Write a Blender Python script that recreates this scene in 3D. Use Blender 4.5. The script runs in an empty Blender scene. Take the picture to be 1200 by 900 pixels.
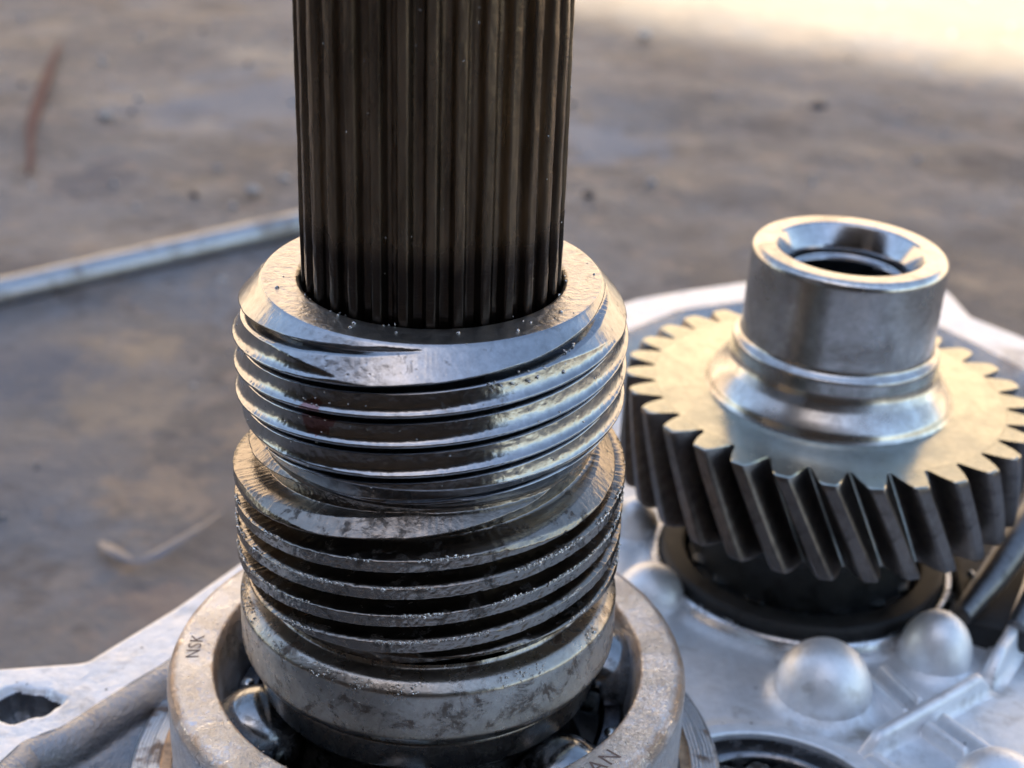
import bpy, bmesh, math, random
import numpy as np
from mathutils import Vector, Matrix, noise
C = bpy.context.scene.collection
S = 0.001                      # everything below is written in millimetres
PI = math.pi
R = math.radians
random.seed(7); rng = np.random.RandomState(7)

# ------------------------------------------------------------ camera
th, ro = R(26.394), R(2.0458)
F = Vector((0, math.cos(th), -math.sin(th)))
R0 = Vector((1, 0, 0)); U0 = Vector((0, math.sin(th), math.cos(th)))
RR = R0 * math.cos(ro) + U0 * math.sin(ro)
UU = -R0 * math.sin(ro) + U0 * math.cos(ro)
cam = bpy.data.cameras.new('camera'); camo = bpy.data.objects.new('camera', cam); C.objects.link(camo)
m3 = Matrix((RR, UU, -F)).transposed()
camo.matrix_world = Matrix.Translation(Vector((9.052, -151.23, 63.2)) * S) @ m3.to_4x4()
cam.sensor_width = 36; cam.lens = 1765.3 / 1200 * 36
cam.clip_start = 0.01; cam.clip_end = 500
cam.dof.use_dof = True; cam.dof.focus_distance = 0.160; cam.dof.aperture_fstop = 30
cam.dof.aperture_blades = 0
bpy.context.scene.camera = camo

# ------------------------------------------------------------ sky, sun, exposure
SUN_EL = R(45); SUN_ROT = R(206.6)
w = bpy.data.worlds.new('World'); bpy.context.scene.world = w; w.use_nodes = True
nt = w.node_tree; bg = nt.nodes['Background']
sky = nt.nodes.new('ShaderNodeTexSky'); sky.sky_type = 'NISHITA'; sky.sun_disc = False
sky.sun_elevation = SUN_EL; sky.sun_rotation = SUN_ROT; sky.dust_density = 0.7; sky.ozone_density = 1.0
wb = nt.nodes.new('ShaderNodeMix'); wb.data_type = 'RGBA'; wb.blend_type = 'MULTIPLY'; wb.inputs[0].default_value = 1
wb.inputs[7].default_value = (1.10, 1.0, .89, 1); nt.links.new(sky.outputs[0], wb.inputs[6])
nt.links.new(wb.outputs[2], bg.inputs[0]); bg.inputs[1].default_value = 0.14
sl = bpy.data.lights.new('sun', 'SUN'); sl.energy = 5.0; sl.angle = R(1.2); sl.color = (1, .94, .85)
so = bpy.data.objects.new('sun', sl); C.objects.link(so)
sd = Vector((math.sin(SUN_ROT) * math.cos(SUN_EL), math.cos(SUN_ROT) * math.cos(SUN_EL), math.sin(SUN_EL)))
so.rotation_euler = sd.to_track_quat('Z', 'Y').to_euler(); so.location = sd * 20
vs = bpy.context.scene.view_settings
vs.view_transform = 'Standard'; vs.look = 'None'; vs.exposure = 1.65; vs.gamma = 1

# ------------------------------------------------------------ materials
class N:
    def __init__(s, name):
        s.m = bpy.data.materials.new(name); s.m.use_nodes = True; s.t = s.m.node_tree
        s.b = s.t.nodes['Principled BSDF']
        tc = s.t.nodes.new('ShaderNodeTexCoord'); mp = s.t.nodes.new('ShaderNodeMapping')
        mp.inputs['Scale'].default_value = (1000, 1000, 1000)
        s.t.links.new(tc.outputs['Object'], mp.inputs[0]); s.co = mp.outputs[0]
    def new(s, k, **kw):
        n = s.t.nodes.new(k)
        for a, v in kw.items(): setattr(n, a, v)
        return n
    def link(s, a, b): s.t.links.new(a, b)
    def noise(s, scale, detail=4, rough=.55, dist=0, co=None, stretch=None):
        n = s.new('ShaderNodeTexNoise'); n.inputs['Scale'].default_value = scale
        n.inputs['Detail'].default_value = detail; n.inputs['Roughness'].default_value = rough
        n.inputs['Distortion'].default_value = dist
        c = co or s.co
        if stretch:
            mp = s.new('ShaderNodeMapping'); mp.inputs['Scale'].default_value = stretch; s.link(c, mp.inputs[0]); c = mp.outputs[0]
        s.link(c, n.inputs['Vector']); return n.outputs[0]
    def voro(s, scale, feature='F1', rand=1):
        n = s.new('ShaderNodeTexVoronoi'); n.feature = feature; n.inputs['Scale'].default_value = scale
        n.inputs['Randomness'].default_value = rand
        s.link(s.co, n.inputs['Vector']); return n.outputs[0]
    def ramp(s, fac, stops):
        n = s.new('ShaderNodeValToRGB'); e = n.color_ramp.elements
        while len(e) < len(stops): e.new(.5)
        for el, (p, c) in zip(e, stops):
            el.position = p; el.color = (c, c, c, 1) if isinstance(c, (int, float)) else (*c, 1)
        s.link(fac, n.inputs[0]); return n.outputs[0]
    def mix(s, fac, a, b):
        n = s.new('ShaderNodeMix', data_type='RGBA')
        for sock, v in ((n.inputs[0], fac), (n.inputs[6], a), (n.inputs[7], b)):
            if isinstance(v, (int, float)): sock.default_value = v if sock == n.inputs[0] else (v, v, v, 1)
            elif isinstance(v, tuple): sock.default_value = (*v, 1)
            else: s.link(v, sock)
        return n.outputs[2]
    def math(s, op, a, b=0.0):
        n = s.new('ShaderNodeMath', operation=op)
        for i, v in enumerate((a, b)):
            if isinstance(v, (int, float)): n.inputs[i].default_value = v
            else: s.link(v, n.inputs[i])
        return n.outputs[0]
    def bump(s, h, dist, strength=1, prev=None):
        n = s.new('ShaderNodeBump'); n.inputs['Strength'].default_value = strength
        n.inputs['Distance'].default_value = dist * S
        s.link(h, n.inputs['Height'])
        if prev is not None: s.link(prev, n.inputs['Normal'])
        s.link(n.outputs[0], s.b.inputs['Normal']); return n.outputs[0]
    def set(s, **kw):
        for k, v in kw.items():
            i = s.b.inputs[k.replace('_', ' ')]
            if isinstance(v, bpy.types.NodeSocket): s.link(v, i)
            elif isinstance(v, tuple): i.default_value = (*v, 1)
            else: i.default_value = v

def metal(name, col, dirt, rough=(.16, .34), met=1.0, dscale=.35, dcut=(.5, .66), bump=.02, bscale=2.2, coat=0.0, pit=None, pitamt=.05, dmet=.3, drough=.3, red_reflection=None):
    m = N(name)
    d = m.ramp(m.noise(dscale, 6, .68, .4), [(dcut[0], 0.), (dcut[1], 1.)])
    fine = m.noise(bscale * 2.5, 3, .6)
    c1 = m.mix(m.ramp(m.noise(.9, 5, .7), [(.35, 0.), (.7, 1.)]), col, tuple(v * .72 for v in col))
    m.set(Base_Color=m.mix(d, c1, dirt))
    if red_reflection:
        vv = m.new('ShaderNodeVectorMath', operation='DISTANCE'); m.link(m.co, vv.inputs[0]); vv.inputs[1].default_value = red_reflection
        mk = m.ramp(m.math('ADD', vv.outputs['Value'], m.math('MULTIPLY', m.noise(.9, 4, .6), 2.2)), [(0.0, 1.)])
        mk = m.math('MULTIPLY', m.math('LESS_THAN', m.math('ADD', vv.outputs['Value'], m.math('MULTIPLY', m.noise(.9, 4, .6), 2.)), 3.0), .6)
        m.set(Base_Color=m.mix(mk, m.mix(d, c1, dirt), (.20, .025, .015)))  # red tint paints a reddish reflection into the thread colour
    m.set(Roughness=m.mix(d, m.mix(m.noise(dscale * 1.7, 4, .7), rough[0], rough[1]), drough))
    m.set(Metallic=m.mix(d, met, dmet), Coat_Weight=coat, Coat_Roughness=.06)
    n = m.bump(m.noise(bscale, 5, .6, .3), bump)
    if pit:
        p = m.ramp(m.voro(pit), [(0., 0.), (.22, 1.)])
        msk = m.math('MAXIMUM', p, m.ramp(m.noise(.55, 3, .6), [(.46, 1.), (.56, 0.)]))
        n = m.bump(msk, pitamt, 1, n)
    return m.m

MAT = {}
MAT['thread_up'] = metal('wet_bright_steel', (.36, .37, .39), (.035, .026, .02), rough=(.13, .25), dcut=(.62, .74), dscale=.3, bump=.02, bscale=1.3, pit=1.1, pitamt=.012, dmet=.5, drough=.2, red_reflection=(-10.3, -17.8, -7.2))
MAT['collar'] = metal('scored_collar_steel', (.60, .57, .53), (.22, .19, .16), rough=(.26, .42), dcut=(.60, .76), dscale=.5, bump=.16, bscale=.9, dmet=.8, drough=.35)
MAT['thread_low'] = metal('oily_dark_steel', (.27, .245, .22), (.03, .023, .018), rough=(.13, .32), dcut=(.54, .66), dscale=.45, bump=.05, bscale=1.8, dmet=.4, drough=.3)
MAT['flange'] = metal('worn_flange_steel', (.40, .375, .34), (.07, .05, .038), rough=(.18, .4), dcut=(.50, .64), dscale=.3, bump=.05, bscale=1.6, pit=1.2, pitamt=.03, dmet=.5, drough=.25)
MAT['race_in'] = metal('dark_race_steel', (.16, .15, .14), (.02, .018, .016), rough=(.2, .35))
MAT['ball'] = metal('polished_ball_steel', (.32, .33, .34), (.12, .11, .10), rough=(.1, .2), dcut=(.5, .7), bump=.008)
MAT['cage'] = metal('dark_oily_cage', (.09, .09, .10), (.02, .02, .02), rough=(.2, .3))
MAT['rivet'] = metal('rivet_steel', (.6, .6, .58), (.3, .28, .25), rough=(.15, .25))
MAT['gear_face'] = metal('machined_gear_face', (.50, .51, .455), (.36, .37, .31), rough=(.16, .24), dcut=(.45, .75), dscale=.2, bump=.012, bscale=.8, dmet=1, drough=.3)
MAT['gear_tooth'] = metal('dark_tooth_steel', (.19, .165, .15), (.06, .05, .045), rough=(.3, .45), dcut=(.45, .7), dscale=.3, bump=.04, dmet=.8, drough=.4)
MAT['hub'] = metal('ground_hub_steel', (.62, .62, .61), (.32, .30, .28), rough=(.14, .34), dcut=(.46, .66), dscale=.13, bump=.015, bscale=.6, dmet=.9, drough=.28)
MAT['bore'] = metal('polished_bore_steel', (.5, .51, .53), (.2, .2, .2), rough=(.08, .18), dcut=(.6, .8), bump=.01)
MAT['dark'] = metal('blackened_bearing_steel', (.03, .03, .03), (.012, .011, .010), rough=(.5, .6), met=.0, dmet=0)
MAT['dark'].node_tree.nodes['Principled BSDF'].inputs['Specular IOR Level'].default_value = .25
MAT['rod'] = metal('weathered_steel_rod', (.52, .53, .54), (.26, .24, .22), rough=(.3, .48), dscale=.1, bump=.1, bscale=.4, dmet=.8, drough=.5)
MAT['chip'] = metal('bright_swarf', (.75, .74, .71), (.5, .48, .44), rough=(.12, .3))
MAT['oil'] = metal('shiny_oil_bead', (.5, .5, .5), (.3, .3, .3), rough=(.05, .09), met=.85, dmet=.8, drough=.08, coat=1)

def ring_mat():
    m = N('etched_bearing_ring_steel')
    co = m.co
    big = m.noise(.16, 5, .65)
    col = m.mix(m.ramp(big, [(.4, 0.), (.62, 1.)]), (.74, .755, .79), (.55, .55, .57))
    # rust-brown film where the ring has been handled
    rust = m.ramp(m.noise(.3, 5, .7), [(.66, 0.), (.84, .7)])
    col = m.mix(rust, col, (.34, .24, .17))
    v = m.new('ShaderNodeVectorMath', operation='LENGTH'); mp = m.new('ShaderNodeMapping'); mp.inputs['Scale'].default_value = (1, 1, 0)
    m.link(m.co, mp.inputs[0]); m.link(mp.outputs[0], v.inputs[0])
    rad = m.math('ADD', v.outputs['Value'], m.math('MULTIPLY', m.noise(.8, 4, .7), 1.2))
    edge = m.math('ADD', m.ramp(m.math('MULTIPLY', m.math('SUBTRACT', rad, 30.9), .5), [(0., 0.), (.25, .8)]), m.ramp(m.math('MULTIPLY', m.math('SUBTRACT', 27.1, rad), .5), [(0., 0.), (.2, .8)]))
    sz = m.new('ShaderNodeSeparateXYZ'); m.link(m.co, sz.inputs[0])
    edge = m.math('MULTIPLY', edge, m.ramp(m.math('MULTIPLY', m.math('ADD', sz.outputs[2], 51.2), .4), [(0., 0.), (.5, 1.)]))
    edge = m.math('MULTIPLY', edge, m.ramp(m.noise(.22, 4, .6), [(.34, .45), (.55, 1.)]))
    col = m.mix(edge, col, (.46, .34, .24))
    pits = m.math('MULTIPLY', m.ramp(m.noise(2.3, 3, .6, 1.2), [(.27, 1.), (.34, 0.)]), m.ramp(m.noise(.35, 3, .6), [(.44, 0.), (.54, 1.)]))
    col = m.mix(pits, col, (.13, .09, .07))
    m.set(Base_Color=col, Metallic=m.mix(pits, m.mix(rust, 1., .5), 0.), Roughness=m.mix(m.noise(1.1, 4, .7), .2, .42))
    n = m.bump(m.ramp(m.noise(1.4, 6, .7, 1.4), [(.44, 0.), (.56, 1.)]), .06); n = m.bump(m.math('MULTIPLY', m.ramp(m.noise(1.9, 3, .6, 2.5), [(.44, 0.), (.52, 1.)]), m.ramp(m.noise(.22, 3, .5), [(.45, 0.), (.55, 1.)])), .09, 1, n)
    n = m.bump(pits, -.05, 1, n)
    return m.m
MAT['ring'] = ring_mat()

MAT['alu_dome'] = None
MAT['seat'] = metal('bored_aluminium_seat', (.75, .76, .78), (.4, .4, .4), rough=(.2, .3))
MAT['grey_casting'] = metal('oily_grey_steel', (.20, .20, .205), (.05, .05, .05), rough=(.3, .45), bump=.05)
MAT['copper'] = metal('brown_copper_ring', (.55, .36, .22), (.2, .12, .07), rough=(.25, .4))
MAT['dark_ring'] = metal('grey_oily_ring_steel', (.22, .225, .24), (.05, .05, .05), rough=(.2, .32))
def shaft_mat():
    m = N('oil_blackened_spline_steel')
    sep = m.new('ShaderNodeSeparateXYZ'); m.link(m.co, sep.inputs[0])
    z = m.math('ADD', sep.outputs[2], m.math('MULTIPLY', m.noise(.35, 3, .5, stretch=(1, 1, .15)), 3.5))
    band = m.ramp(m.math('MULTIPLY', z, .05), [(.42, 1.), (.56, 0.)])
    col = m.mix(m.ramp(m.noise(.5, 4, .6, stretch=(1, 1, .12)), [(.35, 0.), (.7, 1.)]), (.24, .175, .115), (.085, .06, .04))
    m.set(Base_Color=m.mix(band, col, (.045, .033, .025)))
    m.set(Metallic=.85, Roughness=m.mix(band, m.mix(m.noise(.8, 4, .6, stretch=(1, 1, .1)), .16, .42), .18), Coat_Weight=.12, Coat_Roughness=.15)
    n = m.bump(m.noise(1., 2, .5, stretch=(.3, .3, 4.5)), .025)
    n = m.bump(m.noise(2., 5, .7), .04, 1, n); m.bump(m.noise(.7, 3, .5, stretch=(1, 1, .05)), .12, 1, n)
    return m.m
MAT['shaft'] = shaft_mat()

def alu_mat(name, col, rough, bs, bump, met=.85, stain=(.38, .36, .33), cut=(.54, .72), coat=0):
    m = N(name)
    s = m.ramp(m.noise(.09, 6, .66, .3), [(cut[0], 0.), (cut[1], 1.)])
    g = m.noise(bs, 5, .65)
    c = m.mix(m.ramp(m.noise(.5, 5, .7), [(.4, 0.), (.7, 1.)]), col, tuple(v * .86 for v in col))
    c = m.mix(s, c, stain)
    sp = m.math('MULTIPLY', m.ramp(m.voro(.45), [(.05, 1.), (.13, 0.)]), m.ramp(m.noise(.2, 3, .6), [(.52, 0.), (.6, 1.)]))
    c = m.mix(sp, c, (.08, .08, .085))
    m.set(Base_Color=c, Metallic=met, Roughness=m.mix(m.noise(.3, 4, .6), rough - .07, rough + .08), Coat_Weight=coat, Coat_Roughness=.12)
    n = m.bump(g, bump); m.bump(m.noise(.25, 3, .5), .25, .6, n)
    return m.m
MAT['alu'] = alu_mat('cast_aluminium', (.84, .87, .90), .46, 1.6, .12, met=.6)
MAT['alu_dome'] = alu_mat('smooth_cast_aluminium', (.88, .90, .92), .46, 1.3, .06, met=.6)
MAT['alu_rim'] = alu_mat('machined_aluminium_flange', (.93, .935, .94), .42, 1.1, .12, met=.5)
MAT['alu_oily'] = alu_mat('oily_cast_aluminium', (.36, .365, .38), .13, 1.7, .30, met=1., stain=(.20, .15, .12), cut=(.56, .72), coat=.3)

def boss_mat():
    m = N('turned_aluminium_boss')
    v = m.new('ShaderNodeVectorMath', operation='LENGTH'); mp = m.new('ShaderNodeMapping'); mp.inputs['Scale'].default_value = (1, 1, 0)
    m.link(m.co, mp.inputs[0]); m.link(mp.outputs[0], v.inputs[0])
    wob = m.math('ADD', v.outputs['Value'], m.math('MULTIPLY', m.noise(.35, 3, .6), .5))
    g = m.math('SINE', m.math('MULTIPLY', wob, 14.))
    st = m.ramp(m.noise(.25, 5, .7), [(.5, 0.), (.62, 1.)])
    m.set(Base_Color=m.mix(st, (.56, .58, .60), (.17, .12, .09)), Metallic=m.mix(st, .9, .3), Roughness=.34)
    n = m.bump(g, .03); m.bump(m.noise(1.5, 4, .6), .06, 1, n)
    return m.m
MAT['boss'] = boss_mat()

STAINS = [(-101, 249, 17, (.36, .26, .17)), (-97, 215, 22, (.30, .225, .16)), (-80, 172, 16, (.29, .21, .15)), (-60, 200, 12, (.31, .22, .15)),
          (-155, 408, 24, (.085, .085, .10)), (-112, 516, 60, (.20, .21, .235)), (-128, 233, 26, (.14, .14, .155)), (206, 462, 32, (.085, .068, .058)),
          (119, 504, 18, (.11, .09, .08)), (-108, 600, 40, (.31, .26, .21)), (44, 480, 36, (.21, .225, .255)), (-108, 176, 24, (.14, .135, .14)),
          (139, 400, 22, (.28, .215, .16)), (180, 330, 22, (.27, .2, .145)), (-165, 300, 40, (.13, .105, .09)), (-60, 120, 22, (.26, .19, .15))]
def ground_mat():
    m = N('oil_stained_dirt_floor')
    a = m.noise(.011, 6, .6, .5); b = m.noise(.028, 5, .6, .3); c = m.noise(.13, 6, .7)
    col = m.mix(m.ramp(a, [(.38, 0.), (.60, 1.)]), (.135, .112, .096), (.215, .20, .19))
    col = m.mix(m.ramp(m.noise(.012, 5, .6, .6), [(.50, 0.), (.64, .85)]), col, (.19, .195, .21))
    col = m.mix(m.ramp(b, [(.52, 0.), (.68, .85)]), col, (.38, .30, .235))
    col = m.mix(m.ramp(m.noise(.062, 5, .6, .5), [(.55, 0.), (.68, .7)]), col, (.38, .275, .20))
    col = m.mix(m.ramp(m.noise(.085, 4, .6, .3), [(.30, .85), (.43, 0.)]), col, (.11, .09, .08))
    col = m.mix(m.ramp(m.noise(.04, 5, .65, .4), [(.28, .9), (.43, 0.)]), col, (.09, .073, .065))
    col = m.mix(m.ramp(c, [(.3, .5), (.7, 0.)]), col, (.11, .09, .08))
    for (sx, sy, sr, sc_) in STAINS:
        dv = m.new('ShaderNodeVectorMath', operation='DISTANCE'); m.link(m.co, dv.inputs[0]); dv.inputs[1].default_value = (sx, sy, -130)
        dd = m.math('DIVIDE', m.math('ADD', dv.outputs['Value'], m.math('MULTIPLY', m.math('SUBTRACT', m.noise(2.2 / sr, 5, .65), .5), sr * 3.2)), sr)
        col = m.mix(m.ramp(dd, [(.35, .8), (1., 0.)]), col, sc_)
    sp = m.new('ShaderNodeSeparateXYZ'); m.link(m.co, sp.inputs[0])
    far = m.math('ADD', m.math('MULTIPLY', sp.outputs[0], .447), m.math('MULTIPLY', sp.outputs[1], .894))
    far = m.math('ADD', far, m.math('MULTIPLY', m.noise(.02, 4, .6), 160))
    sun_tint = m.ramp(m.math('MULTIPLY', m.math('SUBTRACT', far, 660), .004), [(.1, 0.), (.9, 1.)])  # paler ground past the shadow edge, painting in brightness of the sunlit patch
    col = m.mix(sun_tint, col, m.mix(m.noise(.03, 5, .6), (.27, .215, .15), (.37, .31, .225)))
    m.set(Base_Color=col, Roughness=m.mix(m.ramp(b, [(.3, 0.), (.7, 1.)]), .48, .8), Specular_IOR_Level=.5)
    n = m.bump(m.noise(.05, 5, .6, .4), 2.6); m.bump(m.noise(.3, 5, .7), .8, 1, n)
    return m.m
MAT['ground'] = ground_mat()

def simple(name, col, rough=.8, sc=.01, var=.85, bump=0, met=0):
    m = N(name)
    m.set(Base_Color=m.mix(m.noise(sc, 5, .6), tuple(v * var for v in col), col), Roughness=rough, Metallic=met)
    if bump: m.bump(m.noise(sc * 8, 4, .6), bump)
    return m.m
MAT['cream'] = simple('unseen_cream_plaster', (.68, .52, .36), .9, .002, .9)
MAT['shade_wall'] = simple('unseen_brown_brick_wall', (.06, .05, .045), .9, .003, .8)
MAT['roof'] = simple('dark_unseen_roof_and_pebble', (.08, .07, .065), .8, .002, .8)
MAT['twig'] = simple('reddish_bark', (.17, .075, .06), .8, .05, .6, .5)
MAT['peel'] = simple('pale_torn_foil', (.26, .25, .26), .3, .1, .6, .3, .4)
MAT['stone'] = simple('pale_pebble', (.46, .44, .42), .7, .15, .7, .3)
MAT['dirt'] = simple('dirt_crumb', (.15, .115, .095), .9, .2, .6)
MAT['dent'] = simple('letter_recess', (.20, .14, .115), .6, .5, .7)
MAT['redrust'] = simple('red_rust', (.20, .035, .015), .4, .5, .6, .05)

# ------------------------------------------------------------ mesh helpers
def tag(o, label=None, cat=None, group=None, kind=None):
    if label: o['label'] = label
    if cat: o['category'] = cat
    if group: o['group'] = group
    if kind: o['kind'] = kind
    return o
def empty(name, loc=(0, 0, 0)):
    o = bpy.data.objects.new(name, None); C.objects.link(o); o.location = Vector(loc) * S; o.empty_display_size = .01
    return o
def mesh_np(name, V, Fq, mat, parent=None, smooth=True, angle=None):
    """V (n,3) in mm world or parent-local, Fq (m,4) quads or list of polygons"""
    me = bpy.data.meshes.new(name)
    if isinstance(Fq, np.ndarray):
        k = Fq.shape[1]
        me.vertices.add(len(V)); me.vertices.foreach_set('co', (np.asarray(V, float) * S).ravel())
        me.loops.add(Fq.size); me.loops.foreach_set('vertex_index', Fq.ravel().astype(np.int32))
        me.polygons.add(len(Fq)); me.polygons.foreach_set('loop_start', np.arange(0, Fq.size, k, dtype=np.int32))
        me.polygons.foreach_set('loop_total', np.full(len(Fq), k, np.int32))
        me.update(calc_edges=True)
    else:
        me.from_pydata([tuple(np.asarray(v) * S) for v in V], [], Fq); me.update()
    me.polygons.foreach_set('use_smooth', [smooth] * len(me.polygons))
    me.materials.append(mat)
    if smooth and angle:
        try: me.set_sharp_from_angle(angle=R(angle))
        except Exception: pass
    o = bpy.data.objects.new(name, me); C.objects.link(o)
    if parent: o.parent = parent
    return o
def grid_faces(nr, nc, wrap=True):
    i = np.arange(nr - 1)[:, None]; j = np.arange(nc if wrap else nc - 1)[None, :]
    j2 = (j + 1) % nc
    return np.stack([i * nc + j, i * nc + j2, (i + 1) * nc + j2, (i + 1) * nc + j], -1).reshape(-1, 4)
def densify(pts, step):
    out = [pts[0]]
    for a, b in zip(pts[:-1], pts[1:]):
        n = max(1, int(math.ceil(math.hypot(b[0] - a[0], b[1] - a[1]) / step)))
        for k in range(1, n + 1): out.append((a[0] + (b[0] - a[0]) * k / n, a[1] + (b[1] - a[1]) * k / n))
    return np.array(out)
def roundprof(pts, rad=.25, n=3):
    """round the corners of an (r,z) profile"""
    out = [pts[0]]
    for i in range(1, len(pts) - 1):
        a, b, c = map(np.array, (pts[i - 1], pts[i], pts[i + 1]))
        d1 = a - b; d2 = c - b; l1 = np.linalg.norm(d1); l2 = np.linalg.norm(d2)
        q = min(rad, l1 * .45, l2 * .45); p1 = b + d1 / l1 * q; p2 = b + d2 / l2 * q
        for k in range(n + 1):
            t = k / n; out.append(tuple((1 - t) ** 2 * p1 + 2 * t * (1 - t) * b + t * t * p2))
    out.append(pts[-1]); return out
def lathe(name, pts, mat, parent=None, cx=0, cy=0, nt=256, rad=.25, wob=0, step=None, a0=0, a1=None):
    pr = roundprof(pts, rad) if rad else pts
    if step: pr = densify(pr, step)
    pr = np.array(pr)
    wrap = a1 is None
    t = np.linspace(0, 2 * PI, nt, endpoint=False) if wrap else np.linspace(R(a0), R(a1), nt)
    r = pr[:, 0][:, None] * np.ones(nt); z = pr[:, 1][:, None] * np.ones(nt)
    if wob:
        r = r + wob * (np.sin(t * 7 + z * 1.3) * .4 + np.sin(t * 17 - z * 2.) * .3 + np.sin(t * 41 + z) * .3)
    V = np.stack([cx + r * np.cos(t), cy + r * np.sin(t), z], -1).reshape(-1, 3)
    Fq = grid_faces(len(pr), nt, wrap)
    return mesh_np(name, V, Fq[:, ::-1].copy(), mat, parent, True, 40)
def vnoise(seed, n=64):
    g = np.random.RandomState(seed).rand(n, n)
    def f(u, v):       # periodic in u
        u = np.asarray(u) % n; v = np.asarray(v) % n
        i = np.floor(u).astype(int); j = np.floor(v).astype(int); a = u - i; b = v - j
        a = a * a * (3 - 2 * a); b = b * b * (3 - 2 * b); i2 = (i + 1) % n; j2 = (j + 1) % n
        return (g[i % n, j % n] * (1 - a) + g[i2, j % n] * a) * (1 - b) + (g[i % n, j2] * (1 - a) + g[i2, j2] * a) * b
    return f
VN = [vnoise(k) for k in range(6)]

# ------------------------------------------------------------ ground
def build_ground():
    n = 420
    u = np.linspace(-1, 1, n)
    k = 6.2
    x = np.sinh(u * k) / math.sinh(k) * 60000
    y = np.sinh(u * k) / math.sinh(k) * 60000 + 350
    X, Y = np.meshgrid(x, y)
    Z = np.full_like(X, -130.)
    near = np.exp(-((X / 1500) ** 2 + ((Y - 300) / 1500) ** 2))
    def fb(sc, s): return VN[s](X / sc + 13.3, Y / sc + 7.7) - .5
    Z += near * (fb(90, 0) * 5 + fb(38, 1) * 3.2 + fb(17, 2) * 1.6)
    V = np.stack([X, Y, Z], -1).reshape(-1, 3)
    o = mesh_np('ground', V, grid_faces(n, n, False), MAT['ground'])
    tag(o, 'grey brown oily dirt floor with bluish stains and peach patches', kind='structure')
build_ground()

# ------------------------------------------------------------ unseen buildings, added to shade the yard and colour the reflections
def box(name, x0, x1, y0, y1, z0, z1, mat, parent=None):
    V = [(x, y, z) for z in (z0, z1) for y in (y0, y1) for x in (x0, x1)]
    Fq = [(0, 2, 3, 1), (4, 5, 7, 6), (0, 1, 5, 4), (2, 6, 7, 3), (0, 4, 6, 2), (1, 3, 7, 5)]
    return mesh_np(name, V, Fq, mat, parent, False)
bh = empty('unseen_workshop', (150 - .447 * 2650, 672 - .894 * 2650, -130)); bh.rotation_euler = (0, 0, math.atan2(-.447, .894))
tag(bh, 'unseen brown open-fronted shed, added so its roof shades the oily floor', 'building')
box('wall', -5000, 5000, -3600, -2600, -100, 2530, MAT['shade_wall'], bh)
box('wall', -5000, -4800, -2598, -200, -100, 2530, MAT['shade_wall'], bh)
box('wall', 4800, 5000, -2598, -200, -100, 2530, MAT['shade_wall'], bh)
box('roof', -5400, 5400, -3900, 0, 2534, 2650, MAT['roof'], bh)  # unseen roof, added to shade the floor
fb_ = empty('unseen_building', (0, 6500, -130))
tag(fb_, 'unseen cream plastered building, added beyond the yard for warm reflections', 'building')
box('wall', -16000, 16000, 0, 5000, -100, 4000, MAT['cream'], fb_)
box('roof', -16300, 16300, -250, 5300, 4004, 4120, MAT['roof'], fb_)  # roof of the added unseen building

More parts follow.
